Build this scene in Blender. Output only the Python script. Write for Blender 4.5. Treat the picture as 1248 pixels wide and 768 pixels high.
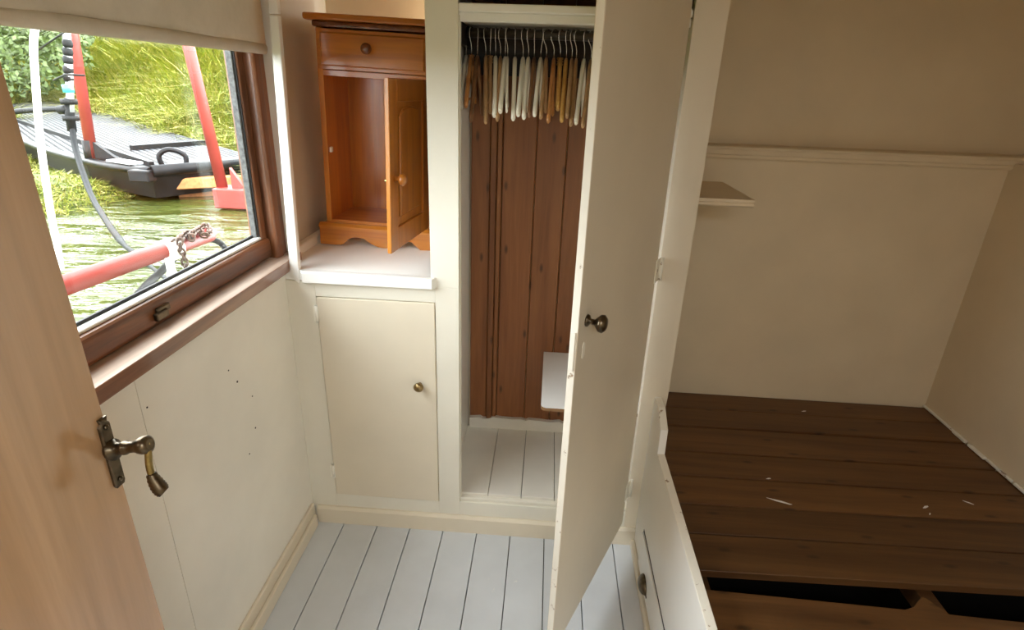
import bpy, bmesh, math, random
from mathutils import Vector, Matrix
random.seed(7)
PI = math.pi
sc = bpy.context.scene
COL = sc.collection
for o in list(bpy.data.objects):
    bpy.data.objects.remove(o)

# ------------------------------------------------------------------ camera, light, exposure
F_PX = 689.45
YAW, TILT, ROLL = -0.0542494, 0.3868949, -0.0349974
CAM_H = 1.55
fwd = Vector((math.sin(YAW)*math.cos(TILT), math.cos(YAW)*math.cos(TILT), -math.sin(TILT)))
right = Vector((math.cos(YAW), -math.sin(YAW), 0))
down = fwd.cross(right)
r2 = right*math.cos(ROLL) + down*math.sin(ROLL)
d2 = -right*math.sin(ROLL) + down*math.cos(ROLL)
cam_data = bpy.data.cameras.new('camera')
cam_data.sensor_fit = 'HORIZONTAL'; cam_data.sensor_width = 36
cam_data.lens = F_PX/1248*36
cam_data.clip_start = 0.02; cam_data.clip_end = 300
cam = bpy.data.objects.new('camera', cam_data); COL.objects.link(cam)
m = Matrix((r2, -d2, -fwd)).transposed().to_4x4()
m.translation = Vector((0, 0, CAM_H))
cam.matrix_world = m
sc.camera = cam

SKY_STRENGTH = 13.0
SKY_COL = (0.93, 0.97, 1.0)
EXPOSURE = 0.1
world = bpy.data.worlds.new('world'); sc.world = world
world.use_nodes = True
bg = world.node_tree.nodes['Background']
bg.inputs['Color'].default_value = (*SKY_COL, 1); bg.inputs['Strength'].default_value = SKY_STRENGTH

sun_d = bpy.data.lights.new('sun', 'SUN'); sun_d.energy = 3.0; sun_d.angle = math.radians(3); sun_d.color = (1.0, 0.95, 0.82)
sun = bpy.data.objects.new('sun', sun_d); COL.objects.link(sun)
sun.rotation_euler = Vector((-0.75, 0.30, -0.8)).to_track_quat('-Z', 'Y').to_euler()
sun.location = (3, -2, 6)

sc.view_settings.view_transform = 'Standard'
sc.view_settings.look = 'None'
sc.view_settings.gamma = 1.0
sc.view_settings.use_curve_mapping = False
sc.view_settings.exposure = EXPOSURE
sc.cycles.use_denoising = True
sc.cycles.max_bounces = 14
sc.cycles.diffuse_bounces = 9
sc.cycles.transparent_max_bounces = 12
sc.cycles.sample_clamp_indirect = 12.0
sc.cycles.caustics_reflective = False
sc.cycles.caustics_refractive = False

def portal(name, loc, rot, sx, sy):
    d = bpy.data.lights.new(name, 'AREA'); d.shape = 'RECTANGLE'; d.size = sx; d.size_y = sy
    d.cycles.is_portal = True
    o = bpy.data.objects.new(name, d); COL.objects.link(o); o.location = loc; o.rotation_euler = rot
    return o
# sky portals in the window and the added fill openings (they only guide sampling of the sky)
portal('window_portal', (-0.93, 0.99, 1.38), (0, -PI/2, 0), 0.75, 1.45)
portal('fill_hatch_portal', (0.325, -0.825, 2.07), (0, 0, 0), 0.85, 0.75)
portal('fill_window_portal', (-0.93, -0.80, 1.40), (0, -PI/2, 0), 0.75, 0.95)

# ------------------------------------------------------------------ materials
MATS = {}
def nodes_of(name):
    mt = bpy.data.materials.new(name); mt.use_nodes = True
    nt = mt.node_tree
    return mt, nt, nt.nodes['Principled BSDF']
def mixcol(nt, fac, a, b, mode='MIX'):
    n = nt.nodes.new('ShaderNodeMix'); n.data_type = 'RGBA'; n.blend_type = mode
    for s, v in ((0, fac), (6, a), (7, b)):
        if hasattr(v, 'is_output'): nt.links.new(v, n.inputs[s])
        elif s == 0: n.inputs[0].default_value = v
        else: n.inputs[s].default_value = (*v, 1)
    return n.outputs[2]
def coords(nt, scale=(1, 1, 1), kind='Object', rot=(0, 0, 0)):
    tc = nt.nodes.new('ShaderNodeTexCoord'); mp = nt.nodes.new('ShaderNodeMapping')
    mp.inputs['Scale'].default_value = scale; mp.inputs['Rotation'].default_value = rot
    nt.links.new(tc.outputs[kind], mp.inputs['Vector'])
    return mp.outputs['Vector']
def noise(nt, vec, scale, detail=4, rough=0.55, dist=0.0):
    n = nt.nodes.new('ShaderNodeTexNoise'); n.inputs['Scale'].default_value = scale
    n.inputs['Detail'].default_value = detail; n.inputs['Roughness'].default_value = rough
    n.inputs['Distortion'].default_value = dist
    nt.links.new(vec, n.inputs['Vector']); return n.outputs['Fac']
def ramp(nt, fac, stops):
    n = nt.nodes.new('ShaderNodeValToRGB'); nt.links.new(fac, n.inputs['Fac'])
    e = n.color_ramp.elements
    while len(e) < len(stops): e.new(0.5)
    for k, (p, c) in enumerate(stops):
        e[k].position = p; e[k].color = (*c, 1) if len(c) == 3 else c
    return n.outputs['Color']
def island(nt):
    return nt.nodes.new('ShaderNodeNewGeometry').outputs['Random Per Island']
def bump(nt, b, h, strength, dist=0.002):
    n = nt.nodes.new('ShaderNodeBump'); n.inputs['Strength'].default_value = strength; n.inputs['Distance'].default_value = dist
    nt.links.new(h, n.inputs['Height']); nt.links.new(n.outputs['Normal'], b.inputs['Normal'])
def v3(x): return (x, x, x)

def paint(name, col, rough=0.45, wear=None, wear_amt=0.0, spec=0.4, mottled=0.04):
    mt, nt, b = nodes_of(name)
    v = coords(nt)
    n1 = noise(nt, v, 3.5, 4); n2 = noise(nt, v, 60, 3)
    lo = tuple(c*(1-mottled*1.6) for c in col); hi = tuple(min(1, c*(1+mottled)) for c in col)
    c = ramp(nt, n1, [(0.3, lo), (0.7, hi)])
    if wear:
        n3 = noise(nt, v, 22, 6, 0.7)
        mask = ramp(nt, n3, [(0.66-wear_amt, (0, 0, 0)), (0.70-wear_amt, (1, 1, 1))])
        c = mixcol(nt, mask, c, wear)
    nt.links.new(c, b.inputs['Base Color'])
    b.inputs['Roughness'].default_value = rough
    b.inputs['Specular IOR Level'].default_value = spec
    bump(nt, b, n2, 0.12, 0.001)
    MATS[name] = mt; return mt

def wood(name, dark, light, axis=2, rough=0.45, grain=1.0, knots=0.0, vary=0.0, coat=0.0, bstr=0.15, wear=None):
    mt, nt, b = nodes_of(name)
    s = [26*grain]*3; s[axis] = 1.6*grain
    v = coords(nt, tuple(s))
    oi = nt.nodes.new('ShaderNodeObjectInfo'); sm = nt.nodes.new('ShaderNodeMath'); sm.operation = 'ADD'; fr_ = nt.nodes.new('ShaderNodeMath'); fr_.operation = 'FRACT'
    nt.links.new(island(nt), sm.inputs[0]); nt.links.new(oi.outputs['Random'], sm.inputs[1]); nt.links.new(sm.outputs[0], fr_.inputs[0])
    isl = fr_.outputs[0]
    ad = nt.nodes.new('ShaderNodeVectorMath'); ad.operation = 'ADD'
    cb = nt.nodes.new('ShaderNodeCombineXYZ')
    ml = nt.nodes.new('ShaderNodeMath'); ml.operation = 'MULTIPLY'; ml.inputs[1].default_value = 60
    nt.links.new(isl, ml.inputs[0])
    for k in range(3): nt.links.new(ml.outputs[0], cb.inputs[k])
    nt.links.new(v, ad.inputs[0]); nt.links.new(cb.outputs[0], ad.inputs[1])
    v = ad.outputs[0]
    g = noise(nt, v, 1.0, 6, 0.6, 0.6)
    fine = noise(nt, v, 5.0, 3, 0.6)
    c = ramp(nt, g, [(0.30, dark), (0.52, tuple((a*0.45+b2*0.55) for a, b2 in zip(dark, light))), (0.72, light)])
    c = mixcol(nt, 0.25, c, ramp(nt, fine, [(0.3, v3(0.45)), (0.7, v3(1.0))]), 'MULTIPLY')
    if vary:
        c = mixcol(nt, vary, c, ramp(nt, isl, [(0, v3(0.55)), (1, v3(1.25))]), 'MULTIPLY')
    if knots:
        tcx = nt.nodes.new('ShaderNodeTexCoord'); sx = nt.nodes.new('ShaderNodeSeparateXYZ'); cx_ = nt.nodes.new('ShaderNodeCombineXYZ')
        nt.links.new(tcx.outputs['Object'], sx.inputs[0])
        for kk, (ax_, f_) in enumerate(((axis, 3.6), (1 if axis == 0 else 0, 10.0))):
            mk = nt.nodes.new('ShaderNodeMath'); mk.operation = 'MULTIPLY'; mk.inputs[1].default_value = f_
            nt.links.new(sx.outputs[ax_], mk.inputs[0]); nt.links.new(mk.outputs[0], cx_.inputs[kk])
        vo = nt.nodes.new('ShaderNodeTexVoronoi'); vo.voronoi_dimensions = '2D'; vo.inputs['Scale'].default_value = 1.0
        nt.links.new(cx_.outputs[0], vo.inputs['Vector'])
        km = ramp(nt, vo.outputs['Distance'], [(0.0, (1, 1, 1)), (0.03, (0.9, 0.9, 0.9)), (0.085, (0, 0, 0))])
        mm = nt.nodes.new('ShaderNodeMath'); mm.operation = 'MULTIPLY'; mm.inputs[1].default_value = knots
        nt.links.new(km, mm.inputs[0])
        c = mixcol(nt, mm.outputs[0], c, tuple(d*0.25 for d in dark))
    if wear:
        wn = noise(nt, coords(nt), 16, 6, 0.75)
        c = mixcol(nt, ramp(nt, wn, [(wear[1], (0, 0, 0)), (wear[1]+0.04, (1, 1, 1))]), c, wear[0])
    nt.links.new(c, b.inputs['Base Color'])
    b.inputs['Roughness'].default_value = rough
    b.inputs['Coat Weight'].default_value = coat
    b.inputs['Coat Roughness'].default_value = 0.12
    bump(nt, b, fine, bstr, 0.0012)
    MATS[name] = mt; return mt

def plain(name, col, rough=0.5, metal=0.0, spec=0.5, vary=0.1, nscale=30, bstr=0.1):
    mt, nt, b = nodes_of(name)
    n = noise(nt, coords(nt), nscale, 4)
    c = ramp(nt, n, [(0.3, tuple(x*(1-vary) for x in col)), (0.7, tuple(min(1, x*(1+vary)) for x in col))])
    nt.links.new(c, b.inputs['Base Color'])
    b.inputs['Roughness'].default_value = rough; b.inputs['Metallic'].default_value = metal
    b.inputs['Specular IOR Level'].default_value = spec
    bump(nt, b, n, bstr, 0.001)
    MATS[name] = mt; return mt

CREAM = (0.74, 0.69, 0.56)
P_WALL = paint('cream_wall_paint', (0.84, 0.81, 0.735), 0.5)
P_WALLU = paint('upper_wall_shade_paint', (0.62, 0.55, 0.43), 0.55)  # darker copy of the wall paint, carrying the alcove's shade
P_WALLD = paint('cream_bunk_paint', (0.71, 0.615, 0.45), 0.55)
P_FRAME = paint('white_frame_paint', (0.76, 0.735, 0.645), 0.38, mottled=0.03)
P_DOOR = paint('cream_door_paint', (0.72, 0.655, 0.53), 0.42, mottled=0.03)
P_CHIP = paint('chipped_white_paint', (0.87, 0.85, 0.76), 0.45, wear=(0.33, 0.24, 0.15), wear_amt=0.05)
P_WHITE = paint('bright_white_paint', (0.84, 0.84, 0.81), 0.35, mottled=0.02)
P_FLOOR = paint('grey_floor_paint', (0.60, 0.63, 0.665), 0.32, wear=(0.70, 0.71, 0.70), wear_amt=0.0, mottled=0.06)
P_WFLOOR = paint('grey_white_floor_paint', (0.74, 0.72, 0.66), 0.45, mottled=0.06)
P_CEIL = paint('ceiling_paint', (0.66, 0.52, 0.33), 0.6)
M_GAP = plain('dark_gap', (0.045, 0.04, 0.035), 0.9)
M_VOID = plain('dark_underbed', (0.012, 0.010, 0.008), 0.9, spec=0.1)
W_PINE = wood('orange_pine', (0.38, 0.115, 0.012), (0.62, 0.24, 0.028), 2, 0.33, 1.0, 0.0, coat=0.3)
W_PINEX = wood('orange_pine_cross', (0.38, 0.115, 0.012), (0.62, 0.24, 0.028), 0, 0.33, 1.0, 0.0, coat=0.3)
W_PINED = wood('dark_pine_knob', (0.13, 0.035, 0.010), (0.24, 0.075, 0.02), 2, 0.25, 1.0, coat=0.5)
W_PANEL = wood('brown_tongue_and_groove', (0.20, 0.068, 0.020), (0.34, 0.135, 0.045), 2, 0.45, 0.9, knots=0.85, vary=0.25)
W_DARK = wood('shelf_shadow_black', (0.012, 0.006, 0.003), (0.03, 0.014, 0.007), 0, 0.6)
W_BED = wood('dark_stained_plank', (0.075, 0.030, 0.0085), (0.165, 0.075, 0.022), 0, 0.5, 0.8, knots=0.7, vary=0.85, bstr=0.3)
W_SASH = wood('window_mahogany', (0.045, 0.016, 0.007), (0.27, 0.10, 0.035), 1, 0.42, 1.0, coat=0.2, bstr=0.5)
W_SASHV = wood('window_mahogany_upright', (0.065, 0.022, 0.009), (0.33, 0.13, 0.05), 2, 0.42, 1.0, coat=0.2, bstr=0.5)
W_SILL = wood('worn_sill_wood', (0.17, 0.062, 0.028), (0.40, 0.19, 0.095), 1, 0.38, 1.0, coat=1.0, bstr=0.3)
W_SILLTOP = wood('pale_sill_top', (0.42, 0.26, 0.18), (0.74, 0.62, 0.52), 1, 0.38, 1.0, coat=0.6, bstr=0.3)  # paler wood for the sill's upward faces
W_DOOR = wood('varnished_door_wood', (0.50, 0.285, 0.135), (0.65, 0.40, 0.21), 2, 0.20, 0.45, coat=1.0, bstr=0.05)
MATS['varnished_door_wood'].node_tree.nodes['Principled BSDF'].inputs['Coat IOR'].default_value = 1.65
W_HTAN = wood('tan_hanger_wood', (0.36, 0.20, 0.085), (0.50, 0.31, 0.15), 1, 0.4, 1.0)
W_HORANGE = wood('orange_hanger_wood', (0.42, 0.17, 0.05), (0.60, 0.28, 0.09), 1, 0.35, 1.0)
W_HBROWN = wood('brown_hanger_wood', (0.16, 0.07, 0.028), (0.27, 0.13, 0.055), 1, 0.4, 1.0)
W_HGOLD = wood('golden_hanger_wood', (0.45, 0.23, 0.05), (0.62, 0.36, 0.10), 1, 0.35, 1.0)
M_HWHITE = paint('white_hanger_paint', (0.84, 0.81, 0.70), 0.35)
M_HGREY = paint('grey_white_hanger_paint', (0.58, 0.56, 0.50), 0.4)
M_STEEL = plain('hook_steel', (0.62, 0.60, 0.58), 0.25, 1.0, vary=0.05)
M_BRASS = plain('antique_brass', (0.30, 0.215, 0.10), 0.32, 1.0, vary=0.45, nscale=70, bstr=0.3)
M_DBRASS = plain('dark_bronze', (0.13, 0.10, 0.065), 0.32, 1.0, vary=0.4, nscale=60, bstr=0.3)
M_GOLDB = plain('worn_brass_lever', (0.42, 0.32, 0.13), 0.28, 1.0, vary=0.4, nscale=60, bstr=0.3)
M_RODS = plain('dark_rail', (0.045, 0.035, 0.025), 0.6)
M_WHITEP = plain('white_plastic', (0.85, 0.85, 0.83), 0.4, vary=0.03)
M_BEAD = plain('white_sealant', (0.82, 0.82, 0.80), 0.5, vary=0.05)
M_RUBBER = plain('black_rubber', (0.015, 0.015, 0.016), 0.6)
M_ALU = plain('weathered_aluminium', (0.13, 0.135, 0.135), 0.6, 0.0, vary=0.5, nscale=90)
M_BLIND = None
def blind_mat():
    mt, nt, b = nodes_of('blind_fabric')
    v = coords(nt); n = noise(nt, v, 7, 6, 0.7); n2 = noise(nt, v, 240, 2)
    sp = ramp(nt, noise(nt, coords(nt, (1, 1, 2.5)), 34, 5, 0.75), [(0.70, (0, 0, 0)), (0.74, (1, 1, 1))])
    c = ramp(nt, n, [(0.3, (0.62, 0.58, 0.50)), (0.7, (0.74, 0.70, 0.62))])
    c = mixcol(nt, sp, c, (0.40, 0.34, 0.27))
    nt.links.new(c, b.inputs['Base Color']); b.inputs['Roughness'].default_value = 0.9
    bump(nt, b, n2, 0.2)
    return mt
M_BLIND = blind_mat()
def glass_mat():
    mt = bpy.data.materials.new('window_glass'); mt.use_nodes = True; nt = mt.node_tree
    nt.nodes.clear()
    out = nt.nodes.new('ShaderNodeOutputMaterial'); mx = nt.nodes.new('ShaderNodeMixShader')
    tr = nt.nodes.new('ShaderNodeBsdfTransparent'); gl = nt.nodes.new('ShaderNodeBsdfGlossy'); fr = nt.nodes.new('ShaderNodeLayerWeight')
    tr.inputs['Color'].default_value = (0.96, 0.97, 0.96, 1)
    gl.inputs['Roughness'].default_value = 0.0; fr.inputs['Blend'].default_value = 0.5
    pw = nt.nodes.new('ShaderNodeMath'); pw.operation = 'POWER'; pw.inputs[1].default_value = 5.0
    ma = nt.nodes.new('ShaderNodeMath'); ma.operation = 'MULTIPLY_ADD'; ma.inputs[1].default_value = 0.9; ma.inputs[2].default_value = 0.035
    nt.links.new(fr.outputs['Facing'], pw.inputs[0]); nt.links.new(pw.outputs[0], ma.inputs[0])
    nt.links.new(ma.outputs[0], mx.inputs[0]); nt.links.new(tr.outputs[0], mx.inputs[1]); nt.links.new(gl.outputs[0], mx.inputs[2])
    nt.links.new(mx.outputs[0], out.inputs['Surface'])
    return mt
M_GLASS = glass_mat()
# outdoors
M_RED = paint('red_pole_paint', (0.26, 0.042, 0.035), 0.4, wear=(0.55, 0.30, 0.26), wear_amt=-0.02, mottled=0.12)
M_HULL = plain('black_hull_paint', (0.006, 0.0065, 0.008), 0.42, spec=0.22, vary=0.6, nscale=9)
M_RUST = plain('rusty_orange_steel', (0.42, 0.17, 0.06), 0.6, vary=0.3)
M_HOSE = plain('dark_grey_hose', (0.008, 0.009, 0.010), 0.55, spec=0.15)
M_BLACKP = plain('black_plastic', (0.007, 0.0075, 0.008), 0.55, spec=0.25)
M_TEAL = plain('teal_fitting', (0.06, 0.42, 0.42), 0.4)
M_CHAIN = plain('rusty_chain', (0.10, 0.065, 0.05), 0.5, 0.6, vary=0.4)
M_ROPE = plain('white_rope', (0.82, 0.80, 0.76), 0.8)
def plate_mat():
    mt, nt, b = nodes_of('black_chequer_plate')
    v = coords(nt, (1, 1, 1), rot=(0, 0, 0.75))
    br = nt.nodes.new('ShaderNodeTexBrick'); br.inputs['Scale'].default_value = 4.0
    br.inputs['Mortar Size'].default_value = 0.06
    br.inputs['Color1'].default_value = (0.075, 0.078, 0.085, 1); br.inputs['Color2'].default_value = (0.13, 0.135, 0.145, 1); br.inputs['Mortar'].default_value = (0.004, 0.004, 0.005, 1)
    nt.links.new(v, br.inputs['Vector'])
    nt.links.new(br.outputs['Color'], b.inputs['Base Color'])
    b.inputs['Roughness'].default_value = 0.6; b.inputs['Specular IOR Level'].default_value = 0.1
    bump(nt, b, br.outputs['Fac'], 0.7, -0.006)
    return mt
M_PLATE = plate_mat()
def water_mat():
    mt, nt, b = nodes_of('canal_water')
    v = coords(nt, (1.0, 2.6, 1), rot=(0, 0, -0.25))
    n = noise(nt, v, 1.5, 5, 0.5, 0.4)
    b.inputs['Base Color'].default_value = (0.045, 0.055, 0.012, 1)
    b.inputs['Roughness'].default_value = 0.06; b.inputs['IOR'].default_value = 1.33
    bump(nt, b, n, 1.0, 0.16)
    return mt
M_WATER = water_mat()
def grass_mat():
    mt, nt, b = nodes_of('meadow_grass')
    c = ramp(nt, island(nt), [(0.0, (0.11, 0.165, 0.018)), (0.35, (0.23, 0.28, 0.03)), (0.7, (0.36, 0.35, 0.07)), (1.0, (0.52, 0.44, 0.18))])
    nt.links.new(c, b.inputs['Base Color']); b.inputs['Roughness'].default_value = 0.6
    b.inputs['Specular IOR Level'].default_value = 0.2
    return mt
M_GRASS = grass_mat()
M_SOIL = plain('grassy_soil', (0.065, 0.08, 0.011), 0.9, vary=0.5, nscale=4)
M_BUSH = plain('bush_leaves', (0.065, 0.10, 0.022), 0.6, vary=0.5, nscale=12)
M_MIRRORW = paint('white_shelf_paint', (0.80, 0.81, 0.82), 0.3, mottled=0.02)
W_EDGE = wood('raw_shelf_edge', (0.16, 0.08, 0.03), (0.30, 0.16, 0.07), 0, 0.6)

# ------------------------------------------------------------------ mesh helpers
def NB(): return bmesh.new()
def bx(bm, x0, x1, y0, y1, z0, z1, bev=0.0, seg=1):
    x0, x1 = min(x0, x1), max(x0, x1); y0, y1 = min(y0, y1), max(y0, y1); z0, z1 = min(z0, z1), max(z0, z1)
    vs = [bm.verts.new(p) for p in ((x0, y0, z0), (x1, y0, z0), (x1, y1, z0), (x0, y1, z0), (x0, y0, z1), (x1, y0, z1), (x1, y1, z1), (x0, y1, z1))]
    fs = [bm.faces.new([vs[i] for i in q]) for q in ((0, 3, 2, 1), (4, 5, 6, 7), (0, 1, 5, 4), (1, 2, 6, 5), (2, 3, 7, 6), (3, 0, 4, 7))]
    if bev > 0:
        es = list({e for f in fs for e in f.edges})
        bmesh.ops.bevel(bm, geom=es, offset=bev, segments=seg, profile=0.5, affect='EDGES')
    return bm
def prism(bm, pts, axis, a0, a1, bev=0.0):
    def P(u, v, a):
        return {0: (a, u, v), 1: (u, a, v), 2: (u, v, a)}[axis]
    A = [bm.verts.new(P(u, v, a0)) for u, v in pts]; B = [bm.verts.new(P(u, v, a1)) for u, v in pts]
    n = len(pts); fs = [bm.faces.new(A[::-1]), bm.faces.new(B)]
    for i in range(n):
        j = (i+1) % n; fs.append(bm.faces.new((A[i], A[j], B[j], B[i])))
    bmesh.ops.recalc_face_normals(bm, faces=fs)
    if bev > 0:
        es = list({e for f in fs[:2] for e in f.edges})
        bmesh.ops.bevel(bm, geom=es, offset=bev, segments=1, profile=0.5, affect='EDGES')
    return bm
def tube(bm, pts, r, seg=10, closed=False, flat=None):
    pts = [Vector(p) for p in pts]; n = len(pts)
    rs = r if isinstance(r, (list, tuple)) else [r]*n
    up = None; rings = []
    for i, p in enumerate(pts):
        if closed: t = pts[(i+1) % n]-pts[i-1]
        else: t = pts[min(i+1, n-1)]-pts[max(i-1, 0)]
        t.normalize()
        if up is None:
            up = Vector((0, 0, 1)) if abs(t.z) < 0.9 else Vector((1, 0, 0))
        u = (up-t*up.dot(t)).normalized(); w = t.cross(u); up = u
        rings.append([bm.verts.new(p+u*(rs[i]*(flat or 1))*math.cos(2*PI*k/seg)+w*rs[i]*math.sin(2*PI*k/seg)) for k in range(seg)])
    m_ = n if closed else n-1
    for i in range(m_):
        A, B = rings[i], rings[(i+1) % n]
        for k in range(seg):
            f = bm.faces.new((A[k], A[(k+1) % seg], B[(k+1) % seg], B[k])); f.smooth = True
    if not closed:
        bm.faces.new(rings[0][::-1]); bm.faces.new(rings[-1])
    return bm
def lathe(bm, prof, org, d, seg=20):
    org = Vector(org); d = Vector(d).normalized()
    a = Vector((0, 0, 1)) if abs(d.z) < 0.9 else Vector((1, 0, 0))
    u = (a-d*a.dot(d)).normalized(); w = d.cross(u); rings = []
    for r, h in prof:
        rings.append([bm.verts.new(org+d*h+(u*math.cos(2*PI*k/seg)+w*math.sin(2*PI*k/seg))*max(r, 1e-4)) for k in range(seg)])
    for A, B in zip(rings, rings[1:]):
        for k in range(seg):
            f = bm.faces.new((A[k], A[(k+1) % seg], B[(k+1) % seg], B[k])); f.smooth = True
    bm.faces.new(rings[0][::-1]); bm.faces.new(rings[-1])
    return bm
def curve(pts, n=8):
    P = [Vector(p) for p in pts]; out = []
    for i in range(len(P)-1):
        p0, p1, p2, p3 = P[max(i-1, 0)], P[i], P[i+1], P[min(i+2, len(P)-1)]
        for k in range(n):
            t = k/n
            out.append(0.5*((2*p1)+(p2-p0)*t+(2*p0-5*p1+4*p2-p3)*t*t+(3*p1-p0-3*p2+p3)*t**3))
    out.append(P[-1]); return out
def wloc(o):
    v = Vector((0, 0, 0))
    while o is not None:
        v = v+o.location; o = o.parent
    return v
def mesh_obj(name, bm, mt, parent=None, local=False, loc=None):
    """bm in world coordinates unless local; the object's origin goes to loc (or its parent's)."""
    me = bpy.data.meshes.new(name)
    off = Vector((0, 0, 0))
    if parent is not None and not local: off = wloc(parent)
    elif loc is not None: off = Vector(loc)
    if off.length: bmesh.ops.translate(bm, verts=bm.verts, vec=-off)
    bmesh.ops.recalc_face_normals(bm, faces=bm.faces)
    bm.to_mesh(me); bm.free()
    for i in (mt if isinstance(mt, (list, tuple)) else [mt]): me.materials.append(i)
    o = bpy.data.objects.new(name, me); COL.objects.link(o)
    if parent is not None: o.parent = parent
    elif loc is not None: o.location = loc
    return o
def thicken(o, t):
    md = o.modifiers.new('thickness', 'SOLIDIFY'); md.thickness = t; md.offset = 0
    return o
def tag(o, label=None, cat=None, group=None, kind=None):
    if label: o['label'] = label
    if cat: o['category'] = cat
    if group: o['group'] = group
    if kind: o['kind'] = kind
    return o
def thing(name, label, cat, loc=(0, 0, 0), rot=(0, 0, 0), group=None):
    o = bpy.data.objects.new(name, None); COL.objects.link(o)
    o.location = loc; o.rotation_euler = rot; o.empty_display_size = 0.1
    return tag(o, label, cat, group)
def struct(name, bm, mt, label=None, cat=None):
    o = mesh_obj(name, bm, mt); o['kind'] = 'structure'
    if label: o['label'] = label
    if cat: o['category'] = cat
    return o

W = 1.645           # wardrobe face plane
BUNK_Y, BUNK_X = 2.03, 1.525
BED_Z = 0.43
CEIL = 2.02
XL, XU = -0.81, -0.85   # lower panelling, upper wall
YF = -1.45

# ------------------------------------------------------------------ setting
fl = NB()
xs = [-0.815, -0.693, -0.567, -0.443, -0.318, -0.192, -0.067, 0.059, 0.184, 0.31, 0.40]
for a, b in zip(xs, xs[1:]):
    bx(fl, a+0.0015, b-0.0015, YF, W+0.01, -0.02, 0.0, 0.0012)
floor = struct('floor', fl, P_FLOOR, 'painted grey plank floor of the cabin', 'floor')
g = NB(); bx(g, -0.84, 1.6, YF, 2.2, -0.06, -0.0205); mesh_obj('subfloor', g, M_GAP, floor)

wl = NB()
bx(wl, XL-0.05, XL, YF, 0.953, 0, 0.985); bx(wl, XL-0.05, XL, 0.955, W+0.35, 0, 0.985)
wall_left = struct('wall_left', wl, P_WALL, 'cream painted panelling under the cabin window', 'wall')
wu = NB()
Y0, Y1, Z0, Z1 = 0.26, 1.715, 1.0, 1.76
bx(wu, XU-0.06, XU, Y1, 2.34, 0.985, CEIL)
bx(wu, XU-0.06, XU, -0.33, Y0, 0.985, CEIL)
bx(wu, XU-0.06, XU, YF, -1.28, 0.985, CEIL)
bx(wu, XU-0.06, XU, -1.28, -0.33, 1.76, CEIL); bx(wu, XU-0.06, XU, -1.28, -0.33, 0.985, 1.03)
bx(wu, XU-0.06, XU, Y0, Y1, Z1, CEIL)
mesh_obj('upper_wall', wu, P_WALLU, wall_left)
sp = NB()
for (y, z, r) in ((1.30, 0.78, .003), (1.35, 0.60, .0025), (1.36, 0.70, .002), (1.27, 0.83, .002), (1.30, 0.545, .002), (0.97, 0.90, .002)):
    lathe(sp, [(r, 0), (r, 0.0012)], (XL, y, z), (1, 0, 0), 8)
mesh_obj('nail_mark', sp, M_GAP, wall_left)

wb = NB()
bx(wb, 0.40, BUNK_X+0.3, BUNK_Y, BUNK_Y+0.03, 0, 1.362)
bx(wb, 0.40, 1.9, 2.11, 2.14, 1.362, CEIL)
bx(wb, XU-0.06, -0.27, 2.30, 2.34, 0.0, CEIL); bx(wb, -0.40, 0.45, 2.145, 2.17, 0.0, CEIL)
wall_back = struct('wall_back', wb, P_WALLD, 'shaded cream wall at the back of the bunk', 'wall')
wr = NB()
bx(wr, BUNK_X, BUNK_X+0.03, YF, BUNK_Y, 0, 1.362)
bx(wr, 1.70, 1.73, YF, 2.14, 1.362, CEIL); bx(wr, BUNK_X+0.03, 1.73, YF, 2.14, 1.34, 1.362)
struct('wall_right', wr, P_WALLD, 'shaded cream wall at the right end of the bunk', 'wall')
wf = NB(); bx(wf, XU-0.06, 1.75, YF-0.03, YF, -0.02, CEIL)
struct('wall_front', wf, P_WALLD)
ce = NB(); HX0, HX1, HY0, HY1 = -0.10, 0.75, -1.20, -0.45   # unseen roof opening added behind the viewpoint for fill light
bx(ce, XU-0.06, 1.9, HY1, 2.36, CEIL, CEIL+0.04); bx(ce, XU-0.06, 1.9, YF-0.03, HY0, CEIL, CEIL+0.04)
bx(ce, XU-0.06, HX0, HY0, HY1, CEIL, CEIL+0.04); bx(ce, HX1, 1.9, HY0, HY1, CEIL, CEIL+0.04)
struct('ceiling', ce, P_CEIL)

t1 = NB()
prism(t1, [(BUNK_Y+0.085, 1.362), (BUNK_Y-0.022, 1.362), (BUNK_Y-0.022, 1.372), (BUNK_Y-0.026, 1.374), (BUNK_Y-0.026, 1.380), (BUNK_Y-0.022, 1.383), (BUNK_Y+0.085, 1.383)], 0, 0.40, 1.70)
prism(t1, [(BUNK_Y, 1.340), (BUNK_Y-0.010, 1.340), (BUNK_Y-0.014, 1.346), (BUNK_Y-0.014, 1.353), (BUNK_Y-0.018, 1.357), (BUNK_Y-0.018, 1.362), (BUNK_Y, 1.362)], 0, 0.40, BUNK_X)
tag(struct('trim_1', t1, P_WALLD), 'moulded cream rail running along the bunk back wall', 'trim')

bb = NB()
bx(bb, XL, XL+0.012, YF, W-0.012, 0, 0.088, 0.003); bx(bb, XL+0.012, XL+0.026, YF, W-0.03, 0, 0.05, 0.004, 2)
struct('baseboard_left', bb, P_DOOR, 'two stepped cream skirting under the window wall', 'baseboard')
bb2 = NB()
prism(bb2, [(W, 0), (W-0.014, 0), (W-0.014, 0.062), (W-0.008, 0.072), (W, 0.072)], 0, XL+0.02, 0.386)
struct('baseboard_back', bb2, P_DOOR, 'cream skirting under the cupboard and wardrobe', 'baseboard')

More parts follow.
